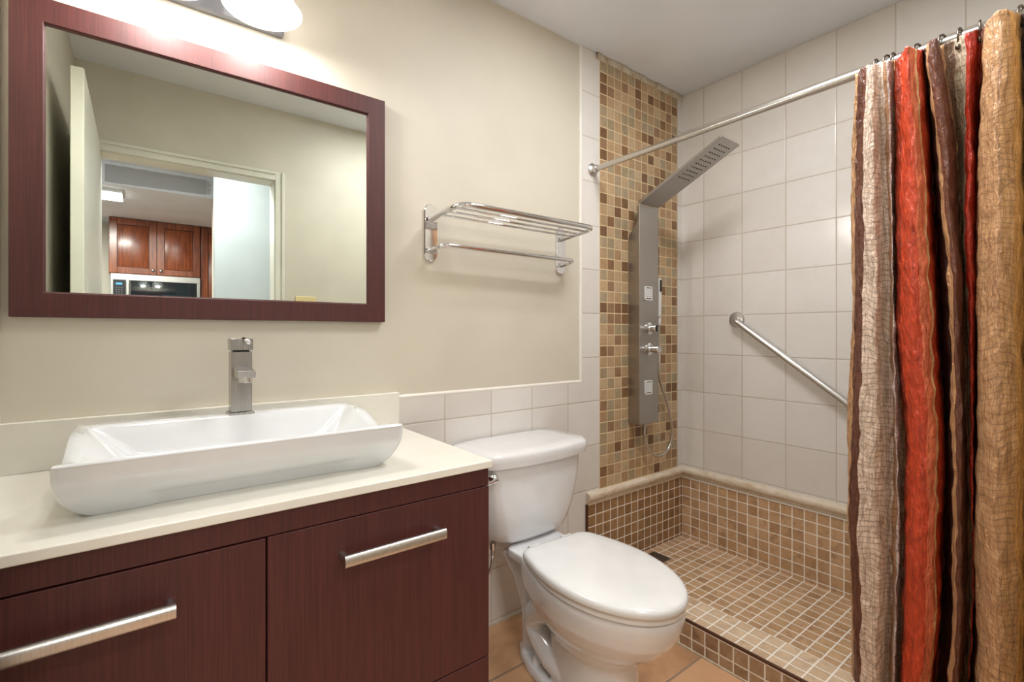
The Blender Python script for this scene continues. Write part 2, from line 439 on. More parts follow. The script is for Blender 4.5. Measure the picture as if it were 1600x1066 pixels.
link('cabinet_body', B((.529, .98, KY, CYF-.021, 1.1, 2.298)), M['cherry'], c2, bevel=.002)
raised_door('door', .533, .976, 1.105, 2.294, CYF, c2, .94)
mw = thing('microwave_oven', 'stainless steel over-range microwave with black glass door under the kitchen cabinet', 'microwave', (.14, KY, 1.31))
MX0, MX1, MZ0, MZ1, MY = -.235, .520, 1.31, 1.726, -3.235
link('housing', B((MX0, MX1, KY, MY-.03, MZ0, MZ1)), M['nickel'], mw, bevel=.003)
link('front_panel', B((MX0, MX1, MY-.03, MY, MZ1-.062, MZ1), (MX0, MX0+.02, MY-.03, MY, MZ0, MZ1-.062), (MX1-.03, MX1, MY-.03, MY, MZ0, MZ1-.062), (MX0+.02, MX1-.03, MY-.03, MY, MZ0, MZ0+.05)), M['nickel'], mw, bevel=.002)
cp = link('control_panel', B((MX0+.02, -.120, MY-.03, MY-.004, MZ0+.05, MZ1-.062)), M['black'], mw)
link('clock', B((-.195, -.145, MY-.004, MY-.003, 1.615, 1.635)), M['display'], cp)
for r in range(5):
    for c in range(3):
        x, z = -.196+c*.021, 1.592-r*.022
        link('button', B((x, x+.011, MY-.004, MY-.0028, z-.008, z)), M['darkgrey'], cp)
link('door_glass', B((-.080, MX1-.03, MY-.03, MY-.003, MZ0+.05, MZ1-.062)), M['glass_black'], mw)
hm = link('handle', B((-.118, -.084, MY-.03, MY+.030, MZ0+.06, MZ1-.064)), M['nickel'], mw, bevel=.010, seg=4)
kl = thing('kitchen_ceiling_light', 'flat white lit box light on the kitchen ceiling, reflected at the mirror left', 'ceiling light', (-.36, -2.2, 2.30))
link('housing', B((-.60, -.115, -2.35, -2.05, 2.272, 2.30)), M['white'], kl, bevel=.004)
link('diffuser', B((-.595, -.120, -2.345, -2.055, 2.264, 2.2719)), M['panel_light'], kl)
# light switch on the front wall
sw = thing('light_switch', 'ivory double light switch plate on cream wall, at mirror bottom edge', 'light switch', (.783, 0, 1.288))
link('cover_plate', B((.724, .842, 0, .006, 1.231, 1.345)), M['ivory'], sw, bevel=.003)
for x in (.760, .806): link('toggle', B((x-.006, x+.006, .006, .016, 1.276, 1.300)), M['ivory'], sw, bevel=.002)

# ---------------------------------------------------------------- mirror
mr = thing('wall_mirror', 'large rectangular mirror in a wide dark red wood frame above the sink', 'mirror', (.204, YA, 1.527))
fx0, fx1, fz0, fz1, fw = -.229, .636, 1.165, 1.888, .0555
yf = 1.511
def fbar(q):
    # q: quad of (x,z) front; bar has an inner slope towards the glass
    bm = bmesh.new()
    loft(bm, [[(x, YA, z) for x, z in q], [(x, yf, z) for x, z in q]]); return bm
ix0, ix1, iz0, iz1 = fx0+fw, fx1-fw, fz0+fw, fz1-fw
bm = bmesh.new()
def ringq(x0, x1, z0, z1, y): return [(x0, y, z0), (x1, y, z0), (x1, y, z1), (x0, y, z1)]
loft(bm, [ringq(fx0, fx1, fz0, fz1, YA-.001), ringq(fx0, fx1, fz0, fz1, yf), ringq(ix0, ix1, iz0, iz1, yf), ringq(ix0, ix1, iz0, iz1, yf+.006), ringq(ix0+.003, ix1-.003, iz0+.003, iz1-.003, yf+.006), ringq(ix0+.003, ix1-.003, iz0+.003, iz1-.003, 1.524)], False, False)
link('mirror_frame', bm, M['wood'], mr, bevel=.0015)
link('mirror_glass', B((ix0-.01, ix1+.01, 1.521, YA-.002, iz0-.01, iz1+.01)), M['mirror'], mr)

# ---------------------------------------------------------------- vanity light
vl = thing('vanity_light', 'wall light with two lit frosted glass shades above the mirror', 'wall light', (.148, YA, 2.05))
link('back_plate', B((-.02, .330, 1.512, YA, 1.988, 2.105)), M['darkgrey'], vl, bevel=.004)
for x in SHX:
    bm = bmesh.new(); tube(bm, fillet([(x, 1.514, 2.075), (x, SHY, 2.075), (x, SHY, 2.10)], .02), .008)
    lathe(bm, [(.014, 2.10), (.022, 2.095), (.024, 2.075), (.02, 2.068)], (x, SHY, 0))
    link('arm', bm, M['darkgrey'], vl, smooth=True, sharp=40)
    bm = bmesh.new()
    prof = [(.024, 2.082), (.038, 2.072), (.055, 2.045), (.070, 2.010), (.085, 1.985), (.095, SHZ)]
    inn = [(.0925, SHZ), (.0825, 1.986), (.0675, 2.010), (.052, 2.043), (.036, 2.068), (.022, 2.078)]
    rings = []
    for r, z in prof+inn: rings.append([(x+r*math.cos(2*PI*k/48), SHY+r*math.sin(2*PI*k/48), z) for k in range(48)])
    loft(bm, rings, False, False)
    link('glass_shade', bm, M['shade'], vl, smooth=True)
    bm = bmesh.new(); lathe(bm, [(.001, 2.0), (.015, 2.003), (.024, 2.015), (.027, 2.03), (.02, 2.05), (.013, 2.068)], (x, SHY, 0))
    link('light_bulb', bm, M['bulb'], vl, smooth=True)
for o in COL.objects:
    if o.name.startswith('vanity_bulb_light'): o.location.z = 1.985; o.parent = vl; o.matrix_parent_inverse = Matrix.Translation(-vl.location)

# ---------------------------------------------------------------- vanity
vx0, vx1, vyf = XL, .683, .985
ZT, ZU = .816, .797
vb = thing('vanity_cabinet', 'dark red wood vanity cabinet with long satin bar handles under the sink', 'cabinet', (.22, 1.26, 0))
link('carcass', B((vx0, vx1, vyf+.019, YA-.007, .10, ZU), (vx0, vx1-.03, vyf+.07, YA-.01, 0, .10)), M['wood'], vb)
link('apron', B((vx0, vx1, vyf+.001, vyf+.0188, .7535, ZU)), M['wood'], vb, bevel=.001)
d1 = link('door', B((vx0, .1835, vyf, vyf+.0185, .334, .7505)), M['wood'], vb, bevel=.0015)
d2 = link('door', B((.1865, vx1+.001, vyf, vyf+.0185, .334, .7515)), M['wood'], vb, bevel=.0015)
link('drawer_front', B((vx0, vx1+.001, vyf, vyf+.0185, .10, .331)), M['wood'], vb, bevel=.0015)
def bar(x0, x1, parent, r=.0075):
    z = .680; y = .953
    bm = bmesh.new()
    ring0 = rrect(-.0100, .0100, -.0085, .0085, .0078, 6, 2)
    # flattened bar with a rounded face, plus two posts
    loft(bm, [[(x, y+b, z+a*1.25) for a, b in ring0] for x in (x0, x0+.001, x1-.001, x1)])
    for x in (x0+.007, x1-.007):
        loft(bm, [[(x+a*.7, yy, z+b) for a, b in ring0] for yy in (y, vyf)])
    return link('bar_handle', bm, M['nickel'], parent, smooth=True, sharp=35)
bar(.317, .543, d2); bar(-.180, .046, d1)
ct = thing('countertop', 'cream solid-surface countertop with low backsplash, on the dark vanity', 'countertop', (.22, 1.26, ZU))
link('slab', B((vx0, .690, .977, YA-.0065, ZU, ZT)), M['counter'], ct, bevel=.003, seg=3)
link('backsplash', B((vx0, .6885, 1.516, YA-.0005, ZT, .930)), M['counter'], ct, bevel=.002, seg=3)

# ---------------------------------------------------------------- basin
bs = thing('vessel_sink', 'white rectangular porcelain vessel sink with swooping ends on the countertop', 'sink', (.186, 1.25, ZT))
bx0, bx1, by0, by1 = -.112, .487, 1.050, 1.462
def smooth01(t): t = max(0, min(1, t)); return t*t*(3-2*t)
def rimz(y):
    # front crest, dip, raised rear deck
    if y < 1.17: return .917-.024*smooth01((y-by0-.008)/.10)
    return .893+.031*smooth01((y-1.17)/.16)
def bring(dx0, dx1, dy0, dy1, r, zf, recess=0):
    out = []
    for x, y in rrect(bx0+dx0, bx1-dx1, by0+dy0, by1-dy1, r, 10, 40):
        yy = y
        if recess and y < by0+dy0+.02:
            e = smooth01((x-.005)/.03)*smooth01((.385-x)/.03); yy = y+recess*e
        out.append((x, yy, zf(yy) if callable(zf) else zf))
    return out
RC = .012
def lower(z, recess=0):
    t = (.886-z)/.0715; dx = .052*(1-math.sqrt(max(0, 1-t*t)))-.002
    return bring(dx, dx, .047*t+.001, .060*t+.003, RC, z, recess)
R_ = [lower(.8165, .009), lower(.819, .009), lower(.824, .009), lower(.832, .009), lower(.842, .009), lower(.8435, .009), lower(.8475, 0), lower(.858), lower(.871), lower(.885),
 bring(-.003, -.003, .002, .003, RC, lambda y: rimz(y)-.008), bring(-.002, -.002, .000, .001, RC, lambda y: rimz(y)-.003),
      bring(.001, .001, .002, .004, RC, rimz), bring(.022, .022, .009, .082, RC, lambda y: rimz(min(y, 1.36))+.0015), bring(.027, .027, .013, .087, RC, lambda y: rimz(min(y, 1.36))-.003),
      bring(.052, .052, .020, .096, .014, lambda y: rimz(min(y, 1.33))-.020), bring(.09, .09, .034, .112, .02, .868), bring(.125, .125, .055, .125, .03, .850), bring(.17, .17, .09, .15, .03, .842)]
bm = bmesh.new(); loft(bm, R_)
bo = link('basin', bm, M['basin'], bs, smooth=True, sharp=48)
bm = bmesh.new(); lathe(bm, [(.022, .8422), (.022, .845), (.016, .8465), (.012, .8445), (.001, .8445)], (.187, 1.225, 0)); link('drain_cover', bm, M['chrome'], bs, smooth=True)
# faucet
fc = thing('basin_faucet', 'square brushed nickel single-lever faucet on the sink deck', 'faucet', (.205, 1.405, .9245))
fX, fY, fz = .203, 1.405, .9245
link('base_plate', B((fX-.029, fX+.029, fY-.027, fY+.027, fz-.001, fz+.006)), M['faucet'], fc, bevel=.002)
link('faucet_body', B((fX-.0235, fX+.0235, fY-.0215, fY+.0215, fz+.006, 1.082)), M['faucet'], fc, bevel=.0015)
link('neck', B((fX-.018, fX+.018, fY-.016, fY+.016, 1.082, 1.086)), M['black'], fc)
bm = B((fX-.0255, fX+.0255, fY-.024, fY+.0235, 1.086, 1.115))
link('lever_cap', bm, M['faucet'], fc, bevel=.0015)
bm = bmesh.new(); tube(bm, [(fX+.004, fY-.018, 1.112), (fX+.010, fY-.03, 1.109), (fX+.014, fY-.042, 1.104)], [.007, .0065, .005]); link('lever', bm, M['chrome'], fc, smooth=True)
bm = bmesh.new()
loft(bm, [[(fX-.019, fY-.021, 1.018), (fX+.019, fY-.021, 1.018), (fX+.019, fY-.021, 1.044), (fX-.019, fY-.021, 1.044)],
          [(fX-.020, fY-.092, 1.020), (fX+.020, fY-.092, 1.020), (fX+.020, fY-.096, 1.038), (fX-.020, fY-.096, 1.038)]])
sp = link('spout', bm, M['faucet'], fc, bevel=.002)
bm = bmesh.new(); lathe(bm, [(.015, 1.024), (.015, 1.010), (.0125, 1.0085), (.0115, 1.0105), (.001, 1.0105)], (fX, fY-.078, 0)); link('aerator', bm, M['chrome'], sp, smooth=True, sharp=40)
bm = bmesh.new(); lathe(bm, [(.0113, 1.0103), (.001, 1.0100)], (fX, fY-.078, 0)); link('aerator_screen', bm, M['black'], sp)

# ---------------------------------------------------------------- towel rack
tr = thing('towel_rack', 'chrome hotel-style towel shelf with lower bar on cream wall', 'towel rack', (1.12, YA, 1.48))
px = (.812, 1.437)
for x in px:
    bm = bmesh.new()
    o2 = []
    hw, z0, z1 = .0255, 1.381, 1.583
    for k in range(17): a = PI*k/16; o2.append((x+hw*math.cos(a), z1-hw+hw*math.sin(a)))
    for k in range(17): a = PI+PI*k/16; o2.append((x+hw*math.cos(a), z0+hw+hw*math.sin(a)))
    sc = lambda s, y: [(x+(a-x)*s, y, 1.482+(b-1.482)*(1-(1-s)*.4)) for a, b in o2]
    loft(bm, [sc(1, YA), sc(1, YA-.009), sc(.93, YA-.012)])
    link('mounting_plate', bm, M['chrome'], tr, smooth=True, sharp=30)
bm = bmesh.new()
tube(bm, fillet([(px[0]+.002, YA-.008, 1.530), (px[0]+.004, 1.335, 1.547), (px[1]+.004, 1.330, 1.547), (px[1], YA-.008, 1.530)], .06, 14), .0095, 16)
link('shelf_rail', bm, M['chrome'], tr, smooth=True)
for y in (1.375, 1.418, 1.461):
    z = 1.530+(YA-y)/.2*.017
    bm = bmesh.new(); tube(bm, [(px[0]+.004, y, z-.003), (px[1]+.002, y, z-.003)], .0045, 10); link('shelf_rod', bm, M['chrome'], tr, smooth=True)
bm = bmesh.new()
tube(bm, fillet([(px[0]+.002, YA-.008, 1.418), (px[0]+.003, 1.452, 1.430), (px[1]+.006, 1.445, 1.430), (px[1], YA-.008, 1.418)], .045, 12), .0085, 16)
link('towel_bar', bm, M['chrome'], tr, smooth=True)

# ---------------------------------------------------------------- toilet
tl = thing('toilet', 'white two-piece porcelain toilet with closed elongated lid between vanity and shower', 'toilet', (1.115, 1.15, 0))
TX = 1.098
TURN = ((TX, .97, 0), -.04)
def egg(cx, yb, yf_, hw, z, bw=.62, k=.52, n=40, rb=.0):
    """closed outline of an elongated bowl; narrow back at yb, tip at yf_"""
    L = yb-yf_; right = []
    for i in range(n+1):
        t = (1-math.cos(PI*i/n))/2
        if t < k: wd = hw*(bw+(1-bw)*math.sin(t/k*PI/2))
        else: wd = hw*math.sqrt(max(0, 1-((t-k)/(1-k))**2))
        if rb and t*L < rb: wd -= rb*(1-math.sqrt(max(0, 1-(1-t*L/rb)**2)))
        right.append((cx+wd, yb-L*t))
    left = [(2*cx-x, y) for x, y in right[::-1]][1:]
    return [(x, y, z) for x, y in right+left]
# bowl, foot and trapway merged into one skin by remeshing
bm = bmesh.new()
secs = [(.392, 1.235, .726, .174), (.372, 1.235, .725, .176), (.345, 1.235, .732, .173), (.31, 1.23, .746, .166), (.27, 1.22, .778, .150), (.24, 1.20, .815, .132), (.215, 1.18, .850, .114), (.19, 1.16, .872, .102)]
loft(bm, [egg(TX, a, b, c, z, .70, .46) for z, a, b, c in secs])
col_ = [(.26, 1.14, .885, .098), (.18, 1.14, .872, .092), (.10, 1.14, .868, .093), (.05, 1.14, .864, .096), (.0, 1.14, .860, .099)]
loft(bm, [egg(TX, a, b, c, z, .8, .5) for z, a, b, c in col_])
# deck towards the tank
def rr3(x0, x1, y0, y1, r, z): return [(x, y, z) for x, y in rrect(x0, x1, y0, y1, r, 6, 3)]
loft(bm, [rr3(TX-.112, TX+.112, 1.16, 1.335, .03, .362), rr3(TX-.118, TX+.118, 1.16, 1.335, .03, .370), rr3(TX-.118, TX+.118, 1.16, 1.335, .03, .396)])
loft(bm, [rr3(TX-.03, TX+.03, 1.10, 1.33, .025, .0), rr3(TX-.03, TX+.03, 1.10, 1.35, .025, .2), rr3(TX-.070, TX+.090, 1.14, 1.36, .03, .372)])
loft(bm, [rr3(TX-.035, TX+.12, 1.28, 1.47, .03, .34), rr3(TX-.035, TX+.12, 1.28, 1.47, .03, .396)])
# foot flange
fl = lambda s, z: [(TX+(x-TX)*s, 1.15+(y-1.15)*s, z) for x, y in [(TX+.10, .95), (TX+.102, 1.05), (TX+.102, 1.15), (TX+.09, 1.24), (TX+.068, 1.31), (TX+.04, 1.355), (TX, 1.37), (TX-.04, 1.355), (TX-.068, 1.31), (TX-.09, 1.24), (TX-.102, 1.15), (TX-.102, 1.05), (TX-.10, .95), (TX-.05, .9), (TX+.05, .9)]]
loft(bm, [fl(1.0, 0), fl(1.0, .022), fl(.95, .034)])
for s in (-1, 1):                                                   # trapway bulges on both flanks
    tube(bm, [Vector((TX+s*x, y, z)) for x, y, z in [(.046, 1.04, .265), (.060, 1.10, .255), (.066, 1.165, .240), (.062, 1.225, .205), (.054, 1.25, .155), (.052, 1.205, .115), (.054, 1.15, .090), (.05, 1.08, .07)]], [.040, .042, .043, .041, .038, .042, .044, .040], 14)
    tube(bm, [Vector((TX+s*.070, 1.36, .375)), Vector((TX+s*.050, 1.32, .29)), Vector((TX+s*.034, 1.305, .18)), Vector((TX+s*.032, 1.30, .02))], [.042, .034, .026, .028], 12)
bw = link('bowl', bm, M['porcelain'], tl, turn=TURN, smooth=True)
m = bw.modifiers.new('skin', 'REMESH'); m.mode = 'VOXEL'; m.voxel_size = .0048; m.use_smooth_shade = True
m = bw.modifiers.new('soft', 'SMOOTH'); m.factor = .6; m.iterations = 7
# caulk line round the foot
for s in (-1, 1):
    bm = bmesh.new(); lathe(bm, [(.017, .024), (.017, .040), (.0145, .052), (.010, .056), (.001, .057)], (TX+s*.062, 1.222, 0), 'Z', 24)
    link('bolt_cap', bm, M['white'], tl, turn=TURN, smooth=True, sharp=50)
# seat ring
bm = bmesh.new()
oo = [egg(TX-.004, 1.205, .722, .176, z, .74, .45, rb=.03) for z in (.394, .411)]
ii = [[(TX+(x-TX)*.62, .975+(y-.975)*.62, z) for x, y, z in r] for r in oo]
loft(bm, [ii[0], oo[0], oo[1], ii[1], ii[0]], False, False)
link('seat', bm, M['lid'], tl, turn=TURN, smooth=True, sharp=40, bevel=.003)
bm = bmesh.new()
def lidr(s, z, dz=0):
    return [(TX-.004+(x-TX+.004)*s, .97+(y-.97)*s, zz+dz) for x, y, zz in egg(TX-.006, 1.212, .714, .180, z, .76, .45, rb=.035)]
loft(bm, [lidr(.97, .412), lidr(.992, .413), lidr(1.0, .419), lidr(.998, .427), lidr(.985, .433), lidr(.96, .437), lidr(.90, .440), lidr(.7, .443), lidr(.4, .4445), lidr(.1, .445)])
link('seat_lid', bm, M['lid'], tl, turn=TURN, smooth=True)
for s in (-1, 1):
    bm = bmesh.new(); tube(bm, [(TX+s*.050, 1.228, .412), (TX+s*.090, 1.228, .412)], .013, 14); box(bm, TX+s*.070-.016, TX+s*.070+.016, 1.212, 1.243, .395, .410)
    link('hinge', bm, M['white'], tl, turn=TURN, smooth=True, sharp=40)
# tank
def tank(z, hw, yfr, bow, cx=1.120, yb=1.512, r=.062):
    out = []
    for x, y in rrect(cx-hw, cx+hw, yfr, yb, r, 8, 12):
        q = (x-cx)/hw
        f = max(0, (yb-y)/(yb-yfr))
        out.append((x, y-bow*(1-q*q)*f, z))
    return out
bm = bmesh.new()
T = [(.400, .135, 1.345, .010), (.404, .150, 1.330, .014), (.420, .168, 1.320, .018), (.45, .186, 1.316, .022), (.50, .206, 1.312, .026), (.55, .219, 1.309, .028), (.60, .227, 1.306, .03), (.65, .232, 1.305, .03), (.684, .234, 1.305, .03)]
loft(bm, [tank(*a) for a in T])
link('tank', bm, M['porcelain'], tl, smooth=True, sharp=60)
bm = bmesh.new()
Lh = [(.679, .238, 1.299), (.681, .246, 1.291), (.700, .250, 1.287), (.716, .250, 1.287), (.7245, .247, 1.290), (.7295, .238, 1.299), (.7310, .19, 1.345)]
loft(bm, [tank(z, hw, yf2, .034, 1.122, 1.519, .05) for z, hw, yf2 in Lh])
link('tank_lid', bm, M['porcelain'], tl, smooth=True, sharp=60)
# flush lever
bm = bmesh.new(); lv = (.912, 1.284, .655)
lathe(bm, [(.016, .012), (.016, 0), (.012, -.008), (.006, -.012), (.001, -.013)], lv, 'Y', 24)
tube(bm, [(lv[0], lv[1]-.014, lv[2]), (lv[0]-.02, lv[1]-.02, lv[2]-.002), (lv[0]-.045, lv[1]-.022, lv[2]-.006), (lv[0]-.07, lv[1]-.018, lv[2]-.008)], [.009, .006, .005, .0065])
link('flush_lever', bm, M['chrome'], tl, smooth=True, sharp=60)
# supply hose and shut-off valve
sh = thing('water_supply_hose', 'braided metal water hose with valve below the toilet tank', 'hose', (.93, YA-.01, .2))
bm = bmesh.new(); tube(bm, [(.974, 1.38, .398), (.974, 1.38, .375)], .010, 8); tube(bm, [(.974, 1.38, .375), (.974, 1.38, .355)], .007); link('nut', bm, M['nickel'], sh, smooth=True, sharp=40)
bm = bmesh.new(); tube(bm, fillet([(.974, 1.38, .36), (.972, 1.385, .30), (.92, 1.42, .235), (.84, 1.48, .22)], .06), .0055); link('braided_tube', bm, M['nickel'], sh, smooth=True)
bm = bmesh.new(); tube(bm, [(.84, YA-.006, .205), (.84, 1.47, .205)], .009); tube(bm, [(.84, 1.48, .195), (.84, 1.48, .225)], .008)
lathe(bm, [(.014, 0), (.016, -.012), (.001, -.013)], (.84, 1.47, .205), 'Y'); link('valve', bm, M['chrome'], sh, smooth=True, sharp=40)

# ---------------------------------------------------------------- shower panel
spn = thing('shower_column', 'tall brushed steel shower panel with overhead spray arm on mosaic strip', 'shower panel', (1.96, YA, .69))
x0, x1 = 1.884, 2.032
YF, YBk = 1.458, 1.5275
def extr(bm, prof, xa, xb):
    loft(bm, [[(xa, y, z) for y, z in prof], [(xb, y, z) for y, z in prof]])
bm = bmesh.new()
side = [(YF, .690), (YBk, .690), (YBk, 1.580), (YBk-.004, 1.600), (YBk-.016, 1.618), (YBk-.032, 1.630), (YBk-.042, 1.645), (YF+.018, 1.665), (YF+.016, 1.70), (YF+.016, 1.735), (YF, 1.744)]
extr(bm, side, x0, x1)
cb = link('body', bm, M['steel'], spn, bevel=.003)
bm = bmesh.new()
dy, dz = 1.050-YF, 1.929-1.744; L = math.hypot(dy, dz); ny, nz = -dz/L*-1, dy/L*-1
# thickness upward
nrm = (dz/L, -dy/L)
if nrm[1] < 0: nrm = (-nrm[0], -nrm[1])
t = .011
arm = [(YF+.0005, 1.7445), (1.050, 1.929), (1.050+nrm[0]*t, 1.929+nrm[1]*t), (YF+.014, 1.7445+.012)]
extr(bm, arm, x0, x1)
ar = link('spray_arm', bm, M['steel'], spn, bevel=.002)
bm = bmesh.new()
for i in range(10):
    for j in range(5):
        tt = .93-i*.052; y = YF+dy*tt; z = 1.744+dz*tt; x = x0+.036+j*.0185
        c = Vector((x, y, z)); d = Vector((0, nrm[0], nrm[1]))*-1
        tube(bm, [c, c+d*.0025], .0026, 8)
link('nozzles', bm, M['black'], ar)
ar2 = link('rear_jets_plate', B((x0+.02, x1-.02, YBk, YA-.008, .72, 1.55)), M['darkgrey'], spn)
for z in (1.320, .866):
    cx_ = 1.9475
    bm = bmesh.new()
    ringo = rrect(cx_-.027, cx_+.027, z-.034, z+.034, .008, 5, 2); ringi = rrect(cx_-.021, cx_+.021, z-.028, z+.028, .003, 5, 2)
    f3 = lambda r, y: [(a, y, b) for a, b in r]
    loft(bm, [f3(ringo, YF), f3(ringo, YF-.006), f3(ringi, YF-.006), f3(ringi, YF-.001)], False, True)
    bj = link('body_jet', bm, M['white'], spn, smooth=True, sharp=35)
    link('jet_recess', B((cx_-.021, cx_+.021, YF-.003, YF-.0015, z-.028, z+.028)), M['black'], bj)
    link('jet_face', B(*[(cx_-.0175+i*.0090, cx_-.0175+i*.0090+.0080, YF-.007, YF-.0029, z-.024+j*.0098, z-.024+j*.0098+.0088) for i in range(4) for j in range(5)]), M['white'], bj, bevel=.0008)
for z, ln, xk in ((1.150, .040, 1.957), (1.050, .056, 1.957)):
    bm = bmesh.new()
    lathe(bm, [(.030, 0), (.030, -.003), (.024, -.008), (.018, -.009)], (xk, YF, z), 'Y', 32)
    lathe(bm, [(.015, -.006), (.0155, -ln*.5), (.0155, -ln*.52), (.0185, -ln*.54), (.0185, -ln), (.016, -ln-.003), (.001, -ln-.003)], (xk, YF, z), 'Y', 32)
    kb = link('control_knob', bm, M['chrome'], spn, smooth=True, sharp=35)
    if z > 1.1: link('knob_grip', B((xk-.003, xk+.003, YF-ln-.007, YF-ln-.002, z-.016, z+.016)), M['black'], kb)
    else:
        bm = bmesh.new(); tube(bm, [(xk+.012, YF-ln*.8, z-.014), (xk+.020, YF-ln*.8, z-.030), (xk+.022, YF-ln*.8, z-.075)], [.004, .0035, .003], 10); link('diverter_stem', bm, M['white'], kb, smooth=True)
# hand shower on the right flank, hose
hs = link('holder', B((x1, x1+.024, 1.462, 1.490, 1.205, 1.222)), M['chrome'], spn, bevel=.003)
hx, hy = x1+.022, 1.472
bm = bmesh.new(); loft(bm, [[(hx+a*s, hy+b*s*.8, z) for a, b in rrect(-.010, .010, -.012, .012, .004, 4, 2)] for z, s in ((1.170, .7), (1.20, .8), (1.30, 1), (1.385, 1.05), (1.40, .9))])
hh = link('hand_shower', bm, M['white'], spn, smooth=True, sharp=50)
link('spray_face', B((hx-.007, hx+.007, hy-.0125, hy-.0095, 1.335, 1.392)), M['black'], hh)
hpts = [(hx, hy, 1.172), (hx+.002, 1.478, 1.08), (hx+.014, 1.486, .95), (2.100, 1.49, .86), (2.140, 1.49, .79), (2.178, 1.49, .68), (2.190, 1.49, .60), (2.160, 1.49, .535), (2.100, 1.49, .508), (2.040, 1.49, .518), (1.985, 1.489, .565), (1.962, 1.488, .62), (1.962, 1.488, .66), (1.968, 1.487, .700)]
def catmull(P, seg=8):
    P = [Vector(p) for p in P]; out = []
    Q = [P[0]*2-P[1]] + P + [P[-1]*2-P[-2]]
    for i in range(1, len(Q)-2):
        a, b, c, d = Q[i-1:i+3]
        for k in range(seg):
            t = k/seg; out.append(.5*((2*b)+(c-a)*t+(2*a-5*b+4*c-d)*t*t+(-a+3*b-3*c+d)*t**3))
    out.append(P[-1]); return out
bm = bmesh.new(); cp_ = catmull(hpts, 14)
tube(bm, cp_, [.0066+.0006*math.sin(i*2.2) for i in range(len(cp_))], 10)
link('hose', bm, M['rod'], spn, smooth=True)

# ---------------------------------------------------------------- curtain rod, rings, curtain
RX, RZ = 1.636, 1.872
rd = thing('curtain_rod', 'satin metal shower curtain rod running from tiled back wall', 'curtain rod', (RX, .75, RZ))
bm = bmesh.new(); tube(bm, [(RX, YA-.008, RZ), (RX, .60, RZ)], .0125, 24); tube(bm, [(RX, .62, RZ), (RX, .01, RZ)], .0135, 24); link('tube', bm, M['rod'], rd, smooth=True, sharp=40)
for y, d in ((YA-.006, -1), (0, 1)):
    bm = bmesh.new(); lathe(bm, [(.030, 0), (.030, .004*d), (.024, .010*d), (.017, .014*d), (.0165, .03*d)], (RX, y, RZ), 'Y', 32); link('flange', bm, M['nickel'], rd, smooth=True, sharp=40)

cH, sH = math.cos(HEAD), math.sin(HEAD)
def y_at(u, x):
    """y of the point on depth plane x that lies on the bearing measured for column u"""
    r = (u-800)/757; return x*(cH-sH*r)/(sH+cH*r)
LV = [130, 300, 500, 700, 906, 1043]
LZ = [1.877-(v-130)*(1.877-.237)/(1010-130) for v in LV]     # heights of the measured levels
K = [  # bearings at the six levels, fold depth
 ((1336,1331,1332,1324,1327,1332), .020), ((1340,1336,1336,1328,1330,1335), -.005), ((1349,1347,1345,1338,1339,1343), -.022),
 ((1362,1364,1370,1368,1372,1368), -.040), ((1378,1384,1388,1393,1392,1386), .012), ((1388,1391,1395,1402,1403,1397), -.024),
 ((1398,1399,1400,1412,1410,1404), .040), ((1402,1402,1403,1415,1413,1407), -.010), ((1418,1424,1430,1442,1438,1430), -.058),
 ((1436,1448,1459,1470,1466,1453), -.020), ((1440,1458,1466,1476,1472,1462), .062), ((1445,1466,1483,1488,1487,1478), -.012),
 ((1458,1480,1497,1501,1500,1492), -.045), ((1471,1495,1505,1511,1511,1503), .020), ((1490,1502,1510,1515,1516,1506), .035),
 ((1515,1515,1518,1519,1520,1509), -.015), ((1533,1528,1525,1521,1522,1512), .060), ((1538,1532,1529,1525,1527,1524), -.020),
 ((1562,1560,1558,1558,1560,1556), -.085), ((1588,1592,1594,1596,1597,1594), -.045), ((1597,1602,1604,1606,1607,1604), .045),
 ((1620,1622,1624,1626,1627,1624), -.03), ((1642,1644,1646,1648,1649,1646), .05), ((1664,1666,1668,1670,1671,1668), -.04), ((1686,1688,1690,1692,1693,1690), .05),
 ((1704,1706,1708,1710,1711,1708), -.03)]
def lerp_levels(vals, z):
    if z >= LZ[0]: return vals[0]
    for i in range(5):
        if z >= LZ[i+1]:
            t = (LZ[i]-z)/(LZ[i]-LZ[i+1]); t = t*t*(3-2*t)*.6+t*.4
            return vals[i]*(1-t)+vals[i+1]*t
    return vals[5]
ZTOP, ZBOT = 1.867, .125
NZ, NS = 420, 14
bm = bmesh.new(); uvl = bm.loops.layers.uv.new('UVMap')
rows, suv = [], {}
for iz in range(NZ+1):
    z = ZTOP+(ZBOT-ZTOP)*iz/NZ
    tt = smooth01((ZTOP-z)/.30)
    kn = [Vector((RX+min(d*(.55+.45*tt)-.036*(1-tt)+.004*tt, -.018+tt*.09), 0, 0)) for us, d in K]
    for k, (us, d) in enumerate(K): kn[k].y = y_at(lerp_levels(us, z), kn[k].x)
    pts = catmull(kn, NS)
    row = []
    for i, p in enumerate(pts):
        s = i/NS
        a = noise.noise((s*1.1, z*5, 1.5))*.007 + noise.noise((s*2.6, z*16, 4))*.0042 + (1-2*abs(noise.noise((s*4.2, z*26+s*3, 9))))*.0022 + noise.noise((s*9, z*48, 2))*.0024
        b = noise.noise((s*1.0, z*4, 7))*.006 + noise.noise((s*2.1, z*24, 17))*.004
        zz = z
        if iz == 0: zz += 0
        # scalloped top hem sagging between the rings
        sag = .010*(1-abs(math.cos(PI*s*.5)))*max(0, 1-(ZTOP-z)/.10)
        v = bm.verts.new((p.x+a, p.y+b, zz-sag)); row.append(v); suv[v] = (s, z)
    rows.append(row)
